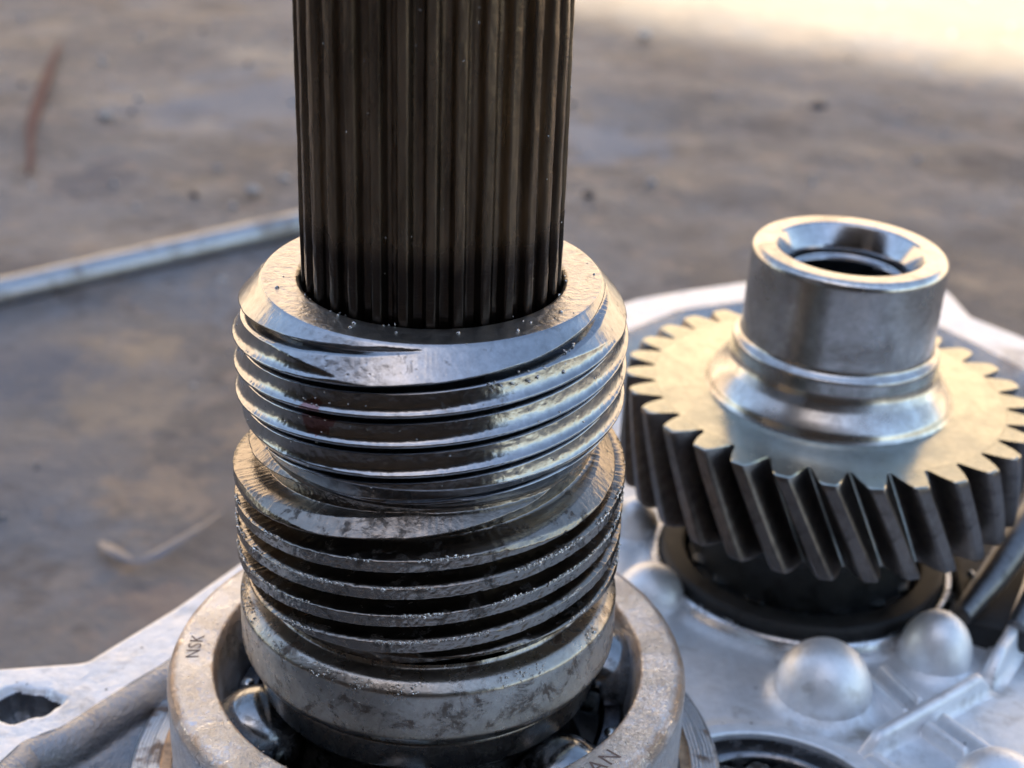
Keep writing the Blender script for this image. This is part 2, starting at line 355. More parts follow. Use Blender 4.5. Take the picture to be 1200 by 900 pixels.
# ------------------------------------------------------------ threaded gear sleeve
PITCH = 3.36; LEAD = PITCH * 4
def threadf(ph, crest, root, rc, rr):
    """ph in 0..1, crest centred on 0; asymmetric rounded trapezoid"""
    d = np.minimum(ph, 1 - ph)
    hc = crest / 2 / PITCH; hr = .5 - root / 2 / PITCH
    t = np.clip((d - hc) / (hr - hc), 0, 1); t = t * t * (3 - 2 * t)
    return rc + (rr - rc) * t
def thread_up(ph):
    h = ph * PITCH
    g = np.clip(h - .18, 0, None)
    base = .46 * (1 - np.exp(-g / .32)) + .25 * g
    a = np.clip((h - 2.1) / .35, 0, 1); a = a * a * (3 - 2 * a)
    b = np.clip((h - 2.86) / .46, 0, 1); b = b * b * (3 - 2 * b)
    d = (base * (1 - a) + 2.9 * a) * (1 - b)
    return 21.65 - d
def sleeve():
    T = tag(empty('threaded_sleeve', (0, 0, 0)), 'oily steel sleeve with two bands of coarse helical threads around the dark splined shaft', 'gear')
    nt = 1100
    t = np.linspace(0, 2 * PI, nt, endpoint=False)
    def helico(name, pts, zc, crest, root, rc, rr, mat, low=False):
        """rows run along the helix, so every thread edge is a clean line of vertices"""
        nn, nt = 150, 960; step = LEAD / nn
        zmax, zmin = pts[0][1], pts[-1][1]
        K = int((zmax - zmin + LEAD) / step) + 3; z00 = zmin - LEAD - step
        k = np.arange(K + nn)[:, None]; th_ = np.arange(nt) / nt * 2 * PI
        z = z00 + k * step + LEAD * th_[None, :] / (2 * PI)
        zr = z.copy(); z = np.clip(z, zmin, zmax)
        P = np.array(pts)[::-1]; env = np.interp(z, P[:, 1], P[:, 0])
        ph = ((z - zc) - LEAD * ((th_[None, :] - 1.5 * PI) / (2 * PI))) / PITCH; ph = ph - np.floor(ph)
        tf = threadf(ph, crest, root, rc, rr) if low else thread_up(ph)
        u = th_[None, :] / (2 * PI) * 64
        nzz = (VN[0](u * 4, z * 1.7) - .5) * (.12 if low else .03) + (VN[1](u * 9 % 64, z * 4) - .5) * (.12 if low else .03)
        crestmask = np.clip((tf - rc + .5) / .5, 0, 1)
        rad = np.minimum(env, tf + nzz * (.35 + crestmask * .65))
        rad = rad + (VN[2](u * 3, z * 2.3) - .5) * (.05 if low else .02)
        zz = z + (VN[3](u * 8 % 64, z * .7) - .5) * (.045 if low else .02) * (z < zmax - .3) * (z > zmin + .3)
        V = np.stack([rad * np.cos(th_), rad * np.sin(th_), zz], -1).reshape(-1, 3)
        ii = np.arange(K - 1)[:, None]; jj = np.arange(nt)[None, :]
        def vid(a, b): return np.where(b == nt, (a + nn) * nt, a * nt + b)
        Fq = np.stack([vid(ii, jj), vid(ii, jj + 1), vid(ii + 1, jj + 1), vid(ii + 1, jj)], -1)
        keep = (zr[ii, jj] < zmax) & (zr[ii + 1, jj] > zmin)
        Fq = Fq[keep]
        # the strip is continued one lead higher, so faces are kept only once
        used = np.unique(Fq); mp = np.full(len(V), -1); mp[used] = np.arange(len(used))
        return mesh_np(name, V[used], mp[Fq], mat, T, True, None)
    # upper band: flat top face, chamfer, thread, waist
    helico('upper_thread', [(18.33, 1.18), (18.55, 1.0), (21.5, -2.35), (21.65, -2.9), (21.65, -12.2), (21.3, -13.1), (19.3, -16.4), (18.8, -16.9), (18.6, -17.3)],
           -1.75, .5, .9, 21.65, 19.0, MAT['thread_up'])
    helico('lower_thread', [(18.6, -17.3), (18.7, -17.7), (19.0, -17.85), (22.05, -20.3), (22.35, -20.9), (22.35, -33.2), (21.4, -34.2), (19.3, -35.4), (19.3, -36.7)],
           -21.95, 1.3, 1.45, 22.35, 18.6, MAT['thread_low'], low=True)
    lathe('collar_face', [(14.25, -9), (14.25, .85), (14.7, 1.2), (18.1, 1.2), (18.33, 1.18)], MAT['collar'], T, nt=360, rad=.15, step=.3)
    fl = lathe('flange', [(19.3, -36.5), (19.5, -36.95), (21.3, -37.2), (22.35, -38.3), (22.4, -44.2), (21.7, -45.4), (20.6, -46.), (16, -46.)], MAT['flange'], T, nt=420, rad=.35, wob=.03, step=.35)
    return T
SL = sleeve()

def thread_r(zv, tv, zc, crest, root, rc, rr):
    ph = ((zv - zc) - LEAD * ((tv - 1.5 * PI) / (2 * PI))) / PITCH; ph = ph - math.floor(ph)
    return (float(threadf(np.array(ph), crest, root, rc, rr)) if rc > 22 else float(thread_up(np.array(ph)))), ph

# small swarf crumbs and oil beads
def crumbs(name, items, mat, parent, seed=1):
    """items: (pos, size, flat); one joined mesh of bent little octahedral grains"""
    rs = np.random.RandomState(seed)
    base = np.array([(1, 0, 0), (-1, 0, 0), (0, 1, 0), (0, -1, 0), (0, 0, 1), (0, 0, -1)], float)
    m2 = []
    bm = bmesh.new(); bmesh.ops.create_icosphere(bm, subdivisions=1, radius=1); bm.verts.ensure_lookup_table()
    bv = np.array([v.co[:] for v in bm.verts]); bf = np.array([[v.index for v in f.verts] for f in bm.faces]); bm.free()
    Vs, Fs = [], []
    for k, (p, s, e) in enumerate(items):
        q = bv * (1 + (rs.rand(len(bv), 1) - .5) * e) * (s * (1 + (rs.rand(3) - .5) * e * 1.4))
        ax = rs.randn(3); ax /= np.linalg.norm(ax); an = rs.rand() * 6.28 * (e > .3)
        K = np.array([[0, -ax[2], ax[1]], [ax[2], 0, -ax[0]], [-ax[1], ax[0], 0]])
        M = np.eye(3) + math.sin(an) * K + (1 - math.cos(an)) * K @ K
        Vs.append(q @ M.T + np.array(p)); Fs.append(bf + k * len(bv))
    o = mesh_np(name, np.concatenate(Vs), np.concatenate(Fs), mat, parent, True)
    o['kind'] = 'stuff'; return o
def scatter_sleeve():
    rs = random.Random(3); it = []
    def onedge(zc, crest, root, rc, rr, z0, z1, n, s0, s1, side):
        c = 0
        while c < n:
            t = rs.uniform(PI, 2 * PI); k = rs.randrange(0, 9)
            if VN[3]((t * 9) % 64, k * 7.3) < .47: continue
            zb = zc + LEAD * ((t - 1.5 * PI) / (2 * PI)) - k * PITCH + crest * .5 * side
            if not z0 < zb < z1: continue
            r = rc - rs.uniform(0, .25); zb += rs.gauss(0, .07)
            it.append(((r * math.cos(t), r * math.sin(t), zb), rs.uniform(s0, s1) * (1.6 if rs.random() < .12 else 1), .9)); c += 1
    onedge(-21.95, 1.3, .5, 22.35, 19., -33, -20.8, 1900, .04, .15, 1)
    for _ in range(900):       # flange shoulder
        t = rs.uniform(PI * .95, 2.05 * PI)
        if VN[4]((t * 9) % 64, 3.3) < .50: continue
        q = rs.random(); it.append((((21.5 + q * .8) * math.cos(t), (21.5 + q * .8) * math.sin(t), -37.25 - q * 1.1 + rs.gauss(0, .08)), rs.uniform(.04, .13), .9))
    for _ in range(60):        # beads on the flange wall
        t = rs.uniform(PI, 2 * PI); it.append((((22.4) * math.cos(t), (22.4) * math.sin(t), rs.uniform(-44, -38.6)), rs.uniform(.03, .09), .5))
    for _ in range(14):        # collar top and chamfer
        t = rs.uniform(PI * .9, 2.1 * PI); r = rs.uniform(15.2, 21); z = 1.2 if r < 18.5 else 1.1 - (r - 18.5) * 1.32
        it.append(((r * math.cos(t), r * math.sin(t), z), rs.uniform(.04, .10), .6))
    for _ in range(22):        # chips wedged where the shaft enters the collar
        t = rs.uniform(PI * .9, 2.1 * PI); r = rs.uniform(14.3, 15.1)
        it.append(((r * math.cos(t), r * math.sin(t), rs.uniform(.9, 1.35)), rs.uniform(.06, .2), .9))
    crumbs('metal_crumbs', it, MAT['chip'], SL, 4)
    it = []
    for _ in range(24):        # oil beads gathered in the second groove
        t = rs.uniform(1.60 * PI, 1.80 * PI); z = -1.75 - PITCH + LEAD * (t - 1.5 * PI) / (2 * PI) + rs.uniform(1.5, 2.6)
        q = min(21.3, 18.5 + (1.1 - z) / 1.32) - rs.uniform(0, .2)
        it.append(((q * math.cos(t), q * math.sin(t), z), rs.uniform(.08, .22), .5))
    for _ in range(14):        # larger oil beads on the upper thread
        t = rs.uniform(1.72 * PI, 1.93 * PI); r = rs.uniform(19.6, 21.4); z = 1.1 - (r - 18.5) * 1.32
        it.append(((r * math.cos(t), r * math.sin(t), z - .3), rs.uniform(.12, .3), .3))
    for _ in range(150):
        t = rs.uniform(PI, 2 * PI); z = rs.uniform(-14, -3.5)
        r, _p = thread_r(z, t, -1.75, .85, .55, 21.65, 19.35)
        it.append(((r * math.cos(t), r * math.sin(t), z), rs.uniform(.05, .14), .3))
    for _ in range(10):
        t = rs.uniform(PI * .95, 2.05 * PI); r = rs.uniform(15.5, 20.5); z = 1.2 if r < 18.5 else 1.1 - (r - 18.5) * 1.32
        it.append(((r * math.cos(t), r * math.sin(t), z), rs.uniform(.15, .3), .3))
    crumbs('oil_beads', it, MAT['oil'], SL, 5)
scatter_sleeve()

# ------------------------------------------------------------ splined shaft
def shaft():
    nT = 31; per = 20; nt = nT * per
    t = np.arange(nt) / nt * 2 * PI
    ph = (np.arange(nt) % per) / per
    d = np.abs(ph - .5) * 2        # 0 at crest centre, 1 at root centre
    prof = np.clip((d - .30) / .34, 0, 1); prof = prof * prof * (3 - 2 * prof)
    r0 = 14.0 - 1.15 * prof - .12 * d ** 2
    zs = np.concatenate([[-9], np.linspace(-2, 62, 260)])
    r = np.broadcast_to(r0, (len(zs), nt)).copy()
    Zg = zs[:, None] * np.ones(nt)
    tooth = (np.arange(nt) // per)
    r += (VN[1](t[None, :] * 40 % 64, Zg * .9) - .5) * .07 + (np.random.RandomState(2).rand(nT)[tooth] - .5)[None, :] * .22
    r += (VN[3](t[None, :] * 9 % 64, Zg * .25) - .5) * .10
    # chamfered end
    V = np.stack([r * np.cos(t), r * np.sin(t), Zg], -1).reshape(-1, 3)
    Fq = grid_faces(len(zs), nt)
    V = np.concatenate([V, [[0, 0, 62.0]]]); c = len(V) - 1; b = (len(zs) - 1) * nt
    caps = [(b + i, b + (i + 1) % nt, c) for i in range(nt)]
    T = tag(empty('splined_shaft', (0, 0, 0)), 'dark brown steel shaft with long straight splines rising out of the threaded sleeve', 'shaft')
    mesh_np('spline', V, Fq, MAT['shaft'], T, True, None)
    mesh_np('end_face', V[b:], [(i, (i + 1) % nt, nt) for i in range(nt)], MAT['shaft'], T, False)
    rs = random.Random(5); it = []
    for _ in range(70):
        tt = rs.uniform(PI, 2 * PI); k = int((tt % (2 * PI)) / (2 * PI) * nt); rr = r0[k % nt]
        it.append(((rr * math.cos(tt), rr * math.sin(tt), rs.uniform(0, 42)), rs.uniform(.04, .13), .7))
    crumbs('grit', it, MAT['chip'], T, 6)
shaft()

# ------------------------------------------------------------ ball bearing under the sleeve
def text_mesh(txt, size):
    cu = bpy.data.curves.new('lettering', 'FONT'); cu.body = txt; cu.size = size; cu.extrude = 0.01; cu.offset = .0
    cu.space_character = 1.12; cu.resolution_u = 3
    ob = bpy.data.objects.new('tmp', cu); C.objects.link(ob)
    dg = bpy.context.evaluated_depsgraph_get(); dg.update()
    me = bpy.data.meshes.new_from_object(ob.evaluated_get(dg)); bpy.data.objects.remove(ob)
    return me
def engrave(txt, size, rmid, acen, z, parent, mat, inward=False):
    me = text_mesh(txt, size)
    co = np.zeros(len(me.vertices) * 3); me.vertices.foreach_get('co', co); co = co.reshape(-1, 3)
    cx = (co[:, 0].min() + co[:, 0].max()) / 2; cy = size * .35
    x = co[:, 0] - cx; y = co[:, 1] - cy
    if inward: r = rmid - y; a = R(acen) + x / rmid
    else: r = rmid + y; a = R(acen) - x / rmid
    V = np.stack([r * np.cos(a), r * np.sin(a), z + co[:, 2] * 1.0], -1) * S
    me.vertices.foreach_set('co', V.ravel()); me.materials.clear(); me.materials.append(mat); me.update()
    o = bpy.data.objects.new('lettering', me); C.objects.link(o); o.parent = parent; return o
def bearing():
    T = tag(empty('ball_bearing', (0, 0, 0)), 'large open ball bearing with a stamped steel outer ring under the threaded sleeve', 'bearing')
    zt = -48.83
    rp = [(24.6, -57), (25.0, -54), (25.7, zt - 1.1), (26.15, zt), (30.2, zt), (31.1, zt - .45), (31.6, zt - 1.5), (31.6, -64.4), (31, -64.49), (27, -64.49), (24.6, -60), (24.6, -57)]
    lathe('outer_ring', rp, MAT['ring'], T, nt=480, rad=.3, wob=.03, step=.3)
    lathe('inner_ring', [(15, -46.05), (20.2, -46.05), (20.6, -46.6), (20.4, -50), (18.4, -52.5), (16.6, -56), (18.5, -62), (20, -64.3), (15, -64.3)], MAT['race_in'], T, nt=200, rad=.2)
    bm = bmesh.new(); bmesh.ops.create_uvsphere(bm, u_segments=48, v_segments=32, radius=5.7 * S)
    bme = bpy.data.meshes.new('ball'); bm.to_mesh(bme); bm.free(); bme.polygons.foreach_set('use_smooth', [True] * len(bme.polygons)); bme.materials.append(MAT['ball'])
    bm = bmesh.new(); bmesh.ops.create_uvsphere(bm, u_segments=16, v_segments=10, radius=.9 * S)
    rme = bpy.data.meshes.new('rivet'); bm.to_mesh(rme); bm.free(); rme.polygons.foreach_set('use_smooth', [True] * len(rme.polygons)); rme.materials.append(MAT['rivet'])
    n = 8
    cg = lathe('cage', [(21.4, -57.2), (22.0, -56.6), (24.0, -56.6), (24.4, -57.2), (24.4, -59), (21.4, -59), (21.4, -57.2)], MAT['cage'], T, nt=180, rad=.1)
    for adeg in (16, -44, -98, -158, 140, 78):
        a = R(adeg)
        b = bpy.data.objects.new('ball', bme); C.objects.link(b); b.parent = T
        b.location = Vector((22.1 * math.cos(a) + .6, 22.1 * math.sin(a), -55.6)) * S
        a += R(-28)
        rv = bpy.data.objects.new('rivet', rme); C.objects.link(rv); rv.parent = cg
        rv.location = Vector((23.2 * math.cos(a), 23.2 * math.sin(a), -56.6)) * S; rv.scale = (1, 1, .6)
    engrave('NSK', 2.35, 28.7, 181.5, zt + .004, T, MAT['dent'])
    engrave('JAPAN', 2.9, 28.3, 312, zt + .004, T, MAT['dent'], True)
    rs = random.Random(8); it = []
    for _ in range(260):
        t = rs.uniform(PI * .75, 2.25 * PI); q = rs.random()
        r = rs.choice([26.0 + rs.gauss(0, .08), 31.0 + rs.gauss(0, .15)]); z = zt - .15 if r < 27 else zt - .55
        it.append(((r * math.cos(t), r * math.sin(t), z), rs.uniform(.03, .09), .9))
    for _ in range(300):
        t = rs.uniform(PI * .75, 2.25 * PI); r = rs.uniform(26.3, 30.3)
        if VN[5]((t * 9) % 64, r * .8) < .5: continue
        it.append(((r * math.cos(t), r * math.sin(t), zt - .02), rs.uniform(.03, .10), .8))
    crumbs('pit_grains', it, MAT['ring'], T, 9)
bearing()

# ------------------------------------------------------------ helical gear
GX, GY, GZ = 57.1, 54.67, -37.5
def gear():
    T = tag(empty('helical_gear', (GX, GY, GZ)), 'helical gear with a bright machined face, dark slanting teeth and a tall hollow hub', 'gear')
    T.rotation_euler = (0, R(1.2), 0)
    rb = 26.35; H = 15.2; tw = R(1.0)
    # body disc (teeth butt against it)
    lathe('gear_face', [(18.4, .02), (18.7, 0), (rb, 0), (rb, -H), (15, -H)], MAT['gear_face'], T, nt=300, rad=0)
    lathe('hub', [(10.9, 22.6), (13.5, 22.6), (14.05, 22.05), (14.2, 21.5), (14.2, 9.2), (14.35, 8.6), (14.9, 8.2), (15.25, 8.0), (15.35, 7.6), (15.35, 5.9), (15.6, 4.9), (16.3, 3.7), (17.4, 2.3), (18.2, 1.2), (18.4, .5), (18.7, .02)], MAT['hub'], T, nt=256, rad=.3)
    lathe('bore', [(10.9, 22.6), (10.6, 22.35), (8.95, 19.6), (8.8, 19.1), (8.75, 18.3), (8.4, 18.0), (8.1, 18.1), (7.9, 17.7), (7.9, -13)], MAT['bore'], T, nt=160, rad=.12)
    lathe('lower_hub', [(rb, -H), (21.5, -H - .01), (20.6, -H - .6), (20.2, -H - 5), (17.6, -H - 5.4), (17.2, -30)], MAT['dark'], T, nt=160, rad=.3)
    # tooth section in (arc mm at radius, radius)
    sec = []
    half = [(2.68, 26.33), (2.42, 26.6), (2.2, 27.1), (2.0, 28.0), (1.72, 29.0), (1.36, 30.0), (1.05, 30.55), (.82, 30.74)]
    sec = [(-a, r) for a, r in half] + [(a, r) for a, r in reversed(half)]
    zs = [(0, .35), (-.12, .12), (-.35, 0.), (-1.2, 0), (-4, 0), (-7, 0), (-10, 0), (-12.5, 0), (-14.5, 0), (-15.0, .12), (-15.2, .35)]
    V = []
    for z, sh in zs:
        for a, r in sec:
            rr = r - sh * max(0, (r - 28.5) / 2.2) * 1.1
            ang = a / r - tw * z / 1.0 * 1.0
            V.append((rr * math.cos(ang), rr * math.sin(ang), z))
    n = len(sec); Fq = []
    for i in range(len(zs) - 1):
        for j in range(n - 1):
            Fq.append((i * n + j, (i + 1) * n + j, (i + 1) * n + j + 1, i * n + j + 1))
    Fq.append(tuple(range(n))); Fq.append(tuple(reversed(range((len(zs) - 1) * n, len(zs) * n))))
    proto = mesh_np('tooth', V, Fq, MAT['gear_tooth'], T, True, 32)
    me = proto.data; me.materials.append(MAT['gear_face'])
    for p in me.polygons:
        if p.center.z > -.13 * S: p.material_index = 1; p.use_smooth = len(p.vertices) < 5
    for k in range(30):
        o = proto if k == 0 else proto.copy()
        if k: C.objects.link(o); o.parent = T
        o.rotation_euler = (0, 0, R(8.5 + 12 * k))
    return T
gear()

# ------------------------------------------------------------ gearbox case
def resample(pts, n, smooth=2, closed=True):
    P = np.array(pts, float)
    if closed: P = np.concatenate([P, P[:1]])
    d = np.concatenate([[0], np.cumsum(np.linalg.norm(np.diff(P, axis=0), axis=1))])
    s = np.linspace(0, d[-1], n, endpoint=False)
    Q = np.stack([np.interp(s, d, P[:, k]) for k in range(P.shape[1])], -1)
    for _ in range(smooth): Q = (np.roll(Q, 1, 0) + Q * 2 + np.roll(Q, -1, 0)) / 4
    return Q
def offset_in(Q, d):
    t = np.roll(Q, -1, 0) - np.roll(Q, 1, 0); t /= np.linalg.norm(t, axis=1)[:, None]
    nrm = np.stack([-t[:, 1], t[:, 0]], -1)
    A = .5 * np.sum(Q[:, 0] * np.roll(Q[:, 1], -1) - np.roll(Q[:, 0], -1) * Q[:, 1])
    if A < 0: nrm = -nrm
    return Q + nrm * d
ZR, ZF = -62.0, -70.0
outer = [(-110, -90), (-100, -40), (-85, -5), (-72, 8), (-58, 11), (-47, 13), (-45, 16), (-38, 26), (-31, 38), (-20, 60), (-2, 98), (18, 129), (34, 144), (45, 150), (61, 157), (82, 161), (98, 160), (104, 155), (105.5, 141), (114, 131), (134, 110), (152, 70), (156, 0), (150, -70), (110, -100), (0, -105)]
inner = [(-92, -80), (-82, -45), (-66, -24), (-52, -9), (-50, -4), (-46, -1), (-42, 5), (-36, 13), (-27, 32), (-10, 66), (8, 96), (20, 115), (33, 128), (44, 139), (59, 145), (76, 146), (90, 140), (97, 135), (103, 126), (109, 115), (126, 92), (140, 60), (144, 0), (138, -65), (104, -88), (0, -92)]
def corr(a, b, n):
    # same parameter on both outlines: resample by the outer's segment lengths
    A = np.array(a + [a[0]], float); B = np.array(b + [b[0]], float)
    d = np.concatenate([[0], np.cumsum(np.linalg.norm(np.diff(A, axis=0), axis=1))]); s = np.linspace(0, d[-1], n, endpoint=False)
    QA = np.stack([np.interp(s, d, A[:, k]) for k in range(2)], -1); QB = np.stack([np.interp(s, d, B[:, k]) for k in range(2)], -1)
    for _ in range(3):
        QA = (np.roll(QA, 1, 0) + QA * 2 + np.roll(QA, -1, 0)) / 4; QB = (np.roll(QB, 1, 0) + QB * 2 + np.roll(QB, -1, 0)) / 4
    return QA, QB
def case():
    T = tag(empty('gearbox_case', (0, 0, 0)), 'cast aluminium gearbox housing half with a bright flange, domed bosses and crossing ribs', 'gearbox housing')
    n = 1500
    QA, QB = corr(outer, inner, n)
    hx, hy, hr = -52.4, 3.4, 3.7           # bolt hole in the left of the flange
    # flange top as rows between the outlines, with a ragged hole pushed down
    rows = 60; L = []
    def loop(Q, z): L.append(np.concatenate([Q, np.broadcast_to(np.asarray(z, float), (len(Q),))[:, None]], 1))
    loop(offset_in(QA, 3), -128); loop(offset_in(QA, 1), -100); loop(offset_in(QA, -.4), -70); loop(QA, ZR - 1.2); loop(offset_in(QA, .35), ZR - .35)
    for k in range(rows + 1):
        f = k / rows; Q = offset_in(QA, 1.) * (1 - f) + offset_in(QB, -.3) * f
        loop(Q, ZR)
    Q_ = L[-1]
    V = np.concatenate(L)
    # hole: displace
    dx = (V[:, 0] - hx) / 1.25; dy = (V[:, 1] - hy)
    ang = np.arctan2(dy, dx); dd = np.hypot(dx, dy) - (.35 * np.sin(ang * 3 + 1) + .22 * np.sin(ang * 7))
    inside = np.clip((hr - dd) / .35, 0, 1); top = V[:, 2] > ZR - .05
    V[:, 2] -= np.where(top, inside * .8, 0)
    V[:, 2] += np.where(top, (VN[0](V[:, 0] / 3 + 20, V[:, 1] / 3 + 20) - .5) * .12 + (VN[1](V[:, 0] + 9, V[:, 1] + 9) - .5) * .05, 0)
    Fq = grid_faces(len(L), n)[:, ::-1]
    hf = (inside[Fq] > .9).all(1) & top[Fq].all(1)
    mesh_np('flange', V, Fq[~hf].copy(), MAT['alu_rim'], T, True, None)
    tt = np.linspace(0, 2 * PI, 96, endpoint=False); rows_ = []
    for q, z in [(1.06, -.6), (1.05, -2), (1.0, -4), (.9, -5.2), (.6, -5.8), (.3, -5.5), (.02, -5.6)]:
        rr = (hr + .35 * np.sin(tt * 3 + 1) + .22 * np.sin(tt * 7)) * q
        x = hx + rr * np.cos(tt) * 1.25; y = hy + rr * np.sin(tt)
        rows_.append(np.stack([x, y, ZR + z + (VN[4](x * 1.3 + 90, y * 1.3 + 90) - .5) * 1.2 * (z < -3)], -1))
    mesh_np('bolt_hole', np.concatenate(rows_), grid_faces(len(rows_), 96), MAT['alu_oily'], T, True, None)
    # inner rounded lip running down to the floor
    L = []
    def even(p, m=34):
        p = np.array(p, float); q = np.concatenate([[0], np.cumsum(np.linalg.norm(np.diff(p, axis=0), axis=1))]); u = np.linspace(0, q[-1], m)
        return np.stack([np.interp(u, q, p[:, 0]), np.interp(u, q, p[:, 1])], -1)
    pR = even([(-.3, 0), (.1, -.03), (.6, -.25), (1.2, -.8), (1.9, -1.7), (2.5, -2.8), (3.1, -4.2), (3.8, -5.6), (4.7, -6.8), (6.0, -7.6), (8, -8.2)])
    pL = even([(-.3, 0), (.3, .0), (.9, -.1), (1.6, -.45), (2.2, -1.0), (2.7, -1.75), (3.0, -2.6), (3.15, -3.5), (3.4, -4.1), (4.1, -4.5), (5.2, -4.65), (8, -4.9)])
    lf = np.clip((-5 - QB[:, 0]) / 12, 0, 1)
    A_ = offset_in(QB, 1.0) - QB
    for k in range(len(pR)):
        dk = pR[k, 0] * (1 - lf) + pL[k, 0] * lf; zk = pR[k, 1] * (1 - lf) + pL[k, 1] * lf
        loop(QB + A_ * dk[:, None], ZR + zk)
    V = np.concatenate(L)
    V[:, 2] += (VN[2](V[:, 0] / 2.2 + 30, V[:, 1] / 2.2 + 30) - .5) * .5 * np.clip((ZR - V[:, 2]) / 1., 0, 1)
    mesh_np('inner_lip', V, grid_faces(len(L), n)[:, ::-1].copy(), MAT['alu_oily'], T, True, None)
    # floor as a height field: fillets round bosses, domes and seats
    xs = np.arange(-96, 150, .8); ys = np.arange(-96, 152, .8)
    X, Y = np.meshgrid(xs, ys)
    Z = np.full_like(X, ZF) + (VN[3](X / 7 + 30, Y / 7 + 30) - .5) * .5 + (VN[4](X / 2.5, Y / 2.5) - .5) * .12
    Z += 3.4 * np.clip((-5 - X) / 12, 0, 1)
    def smax(a, b, k): h = np.clip(.5 + .5 * (b - a) / k, 0, 1); return a * (1 - h) + b * h + k * h * (1 - h)
    def plateau(cx, cy, r, z, slope):
        d = np.hypot(X - cx, Y - cy); return z - np.maximum(d - r, 0) * slope
    Z = smax(Z, plateau(0, 0, 36.8, -67.6, 1.1), 1.6)
    Z = smax(Z, plateau(GX - .8, GY - .5, 24.6, -69.0, 1.0), 1.5)
    Z = smax(Z, plateau(43, -6, 19.2, -68.9, .9), 1.2)
    for px, py, q in ((54.5, 21.2, 6.9), (72.6, 30.6, 5.4), (31.5, 43, 5.4), (73.2, -.5, 6.4), (30.3, 63, 4)):
        Z = smax(Z, plateau(px, py, q - .4, ZF + 1.6, 1.5), 1.8)
    # raised web between gear seat and sleeve boss
    Z = np.where(np.hypot(X - (GX - .8), Y - (GY - .5)) < 22.7, -76., Z)
    Z = np.where(np.hypot(X - 43, Y + 6) < 16.3, -76., Z)
    # hollow towards the right side
    Z -= 3.0 * np.exp(-(((X - 96) / 11) ** 2 + ((Y - 34) / 13) ** 2))
    # keep only cells inside the inner outline

    Pn = offset_in(QB, 5.6)[::4]
    ins = np.zeros(X.shape, bool); j = len(Pn) - 1
    for i in range(len(Pn)):
        xi, yi = Pn[i]; xj, yj = Pn[j]
        if yi != yj:
            ins ^= ((yi > Y) != (yj > Y)) & (X < (xj - xi) * (Y - yi) / (yj - yi) + xi)
        j = i
    ny, nx = X.shape
    Fq = grid_faces(ny, nx, False); keep = ins.ravel()[Fq].all(1); Fq = Fq[keep]
    V = np.stack([X, Y, Z], -1).reshape(-1, 3)
    used = np.unique(Fq); mp = np.zeros(len(V), int); mp[used] = np.arange(len(used))
    fl = mesh_np('floor_plate', V[used], mp[Fq], MAT['alu'], T, True, None)
    fl.data.materials.append(MAT['alu_oily'])
    cxs = V[Fq[:, 0], 0]; fl.data.polygons.foreach_set('material_index', (cxs < -12).astype(np.int32)); fl.data.update()
    # outer skirt underside closes the pan
    # bearing boss with turned step
    lathe('bearing_boss', [(30, -64.5), (35.0, -64.5), (35.15, -64.75), (36.9, -64.8), (37.3, -65.2), (37.5, -69.5)], MAT['boss'], T, nt=420, rad=.15, a0=-14, a1=292, wob=.02)
    lathe('retaining_ring', [(32.0, -64.35), (32.0, -63.9), (33.3, -63.9), (33.5, -64.1), (33.5, -64.5)], MAT['copper'], T, nt=300, rad=.1, a0=-14, a1=292)
    # seats
    lathe('bearing_seat', [(22.6, -76), (22.6, -67.9), (22.8, -67.6), (23.6, -67.6), (24.1, -68.2), (24.6, -69.4)], MAT['seat'], T, GX - .8, GY - .5, nt=240, rad=.3)
    lathe('bearing_seat', [(16.3, -76), (16.3, -68.3), (16.6, -68.1), (18.6, -68.1), (19.2, -69)], MAT['alu'], T, 43, -6, nt=240, rad=.3)
    # domed bosses
    def dome(px, py, r, h, sq=1):
        pr = [(r * 1.02, -2.5), (r * 1.01, .2)]
        pr += [(r * math.cos(a), .9 + (h - .9) * math.sin(a)) for a in np.linspace(.06, PI / 2 - .02, 22)] + [(0.001, h)]
        o = lathe('dome', [(a, b + ZF) for a, b in pr], MAT['alu_dome'], T, px, py, nt=72, rad=0, wob=.0)
        return o
    dome(54.5, 21.2, 6.9, 8.8); dome(72.6, 30.6, 5.4, 8.2); dome(31.5, 43.0, 5.4, 6.4); dome(73.2, -.5, 6.4, 8.2); dome(30.3, 63.0, 4.0, 6.5)
    # ribs: swept bars with flared feet
    def rib(path, wd, h, z0=ZF - .2, nm='rib'):
        P = np.array(path, float)
        d = np.concatenate([[0], np.cumsum(np.linalg.norm(np.diff(P[:, :2], axis=0), axis=1))]); s = np.linspace(0, d[-1], 30)
        Q = np.stack([np.interp(s, d, P[:, k]) for k in range(P.shape[1])], -1)
        for _ in range(1): Q[1:-1] = (Q[:-2] + 2 * Q[1:-1] + Q[2:]) / 4
        t = np.gradient(Q[:, :2], axis=0); t /= np.linalg.norm(t, axis=1)[:, None]; nn = np.stack([-t[:, 1], t[:, 0]], -1)
        cs = [(-1.9, 0), (-1.25, .1), (-.92, .35), (-.78, .7), (-.68, .9), (-.45, 1.0), (0, 1.03), (.45, 1.0), (.68, .9), (.78, .7), (.92, .35), (1.25, .1), (1.9, 0)]
        V = []
        for i in range(len(Q)):
            e = min(i, len(Q) - 1 - i) / 3; hh = h * min(1, .15 + e * .85) - (.9 if e < .1 else 0)
            for a, b in cs: V.append((Q[i, 0] + nn[i, 0] * a * wd, Q[i, 1] + nn[i, 1] * a * wd, z0 + b * hh))
        m = len(cs)
        Fq = np.array([(i * m + j, i * m + j + 1, (i + 1) * m + j + 1, (i + 1) * m + j) for i in range(len(Q) - 1) for j in range(m - 1)])
        return mesh_np(nm, np.array(V), Fq[:, ::-1].copy(), MAT['alu_dome'], T, True, None)
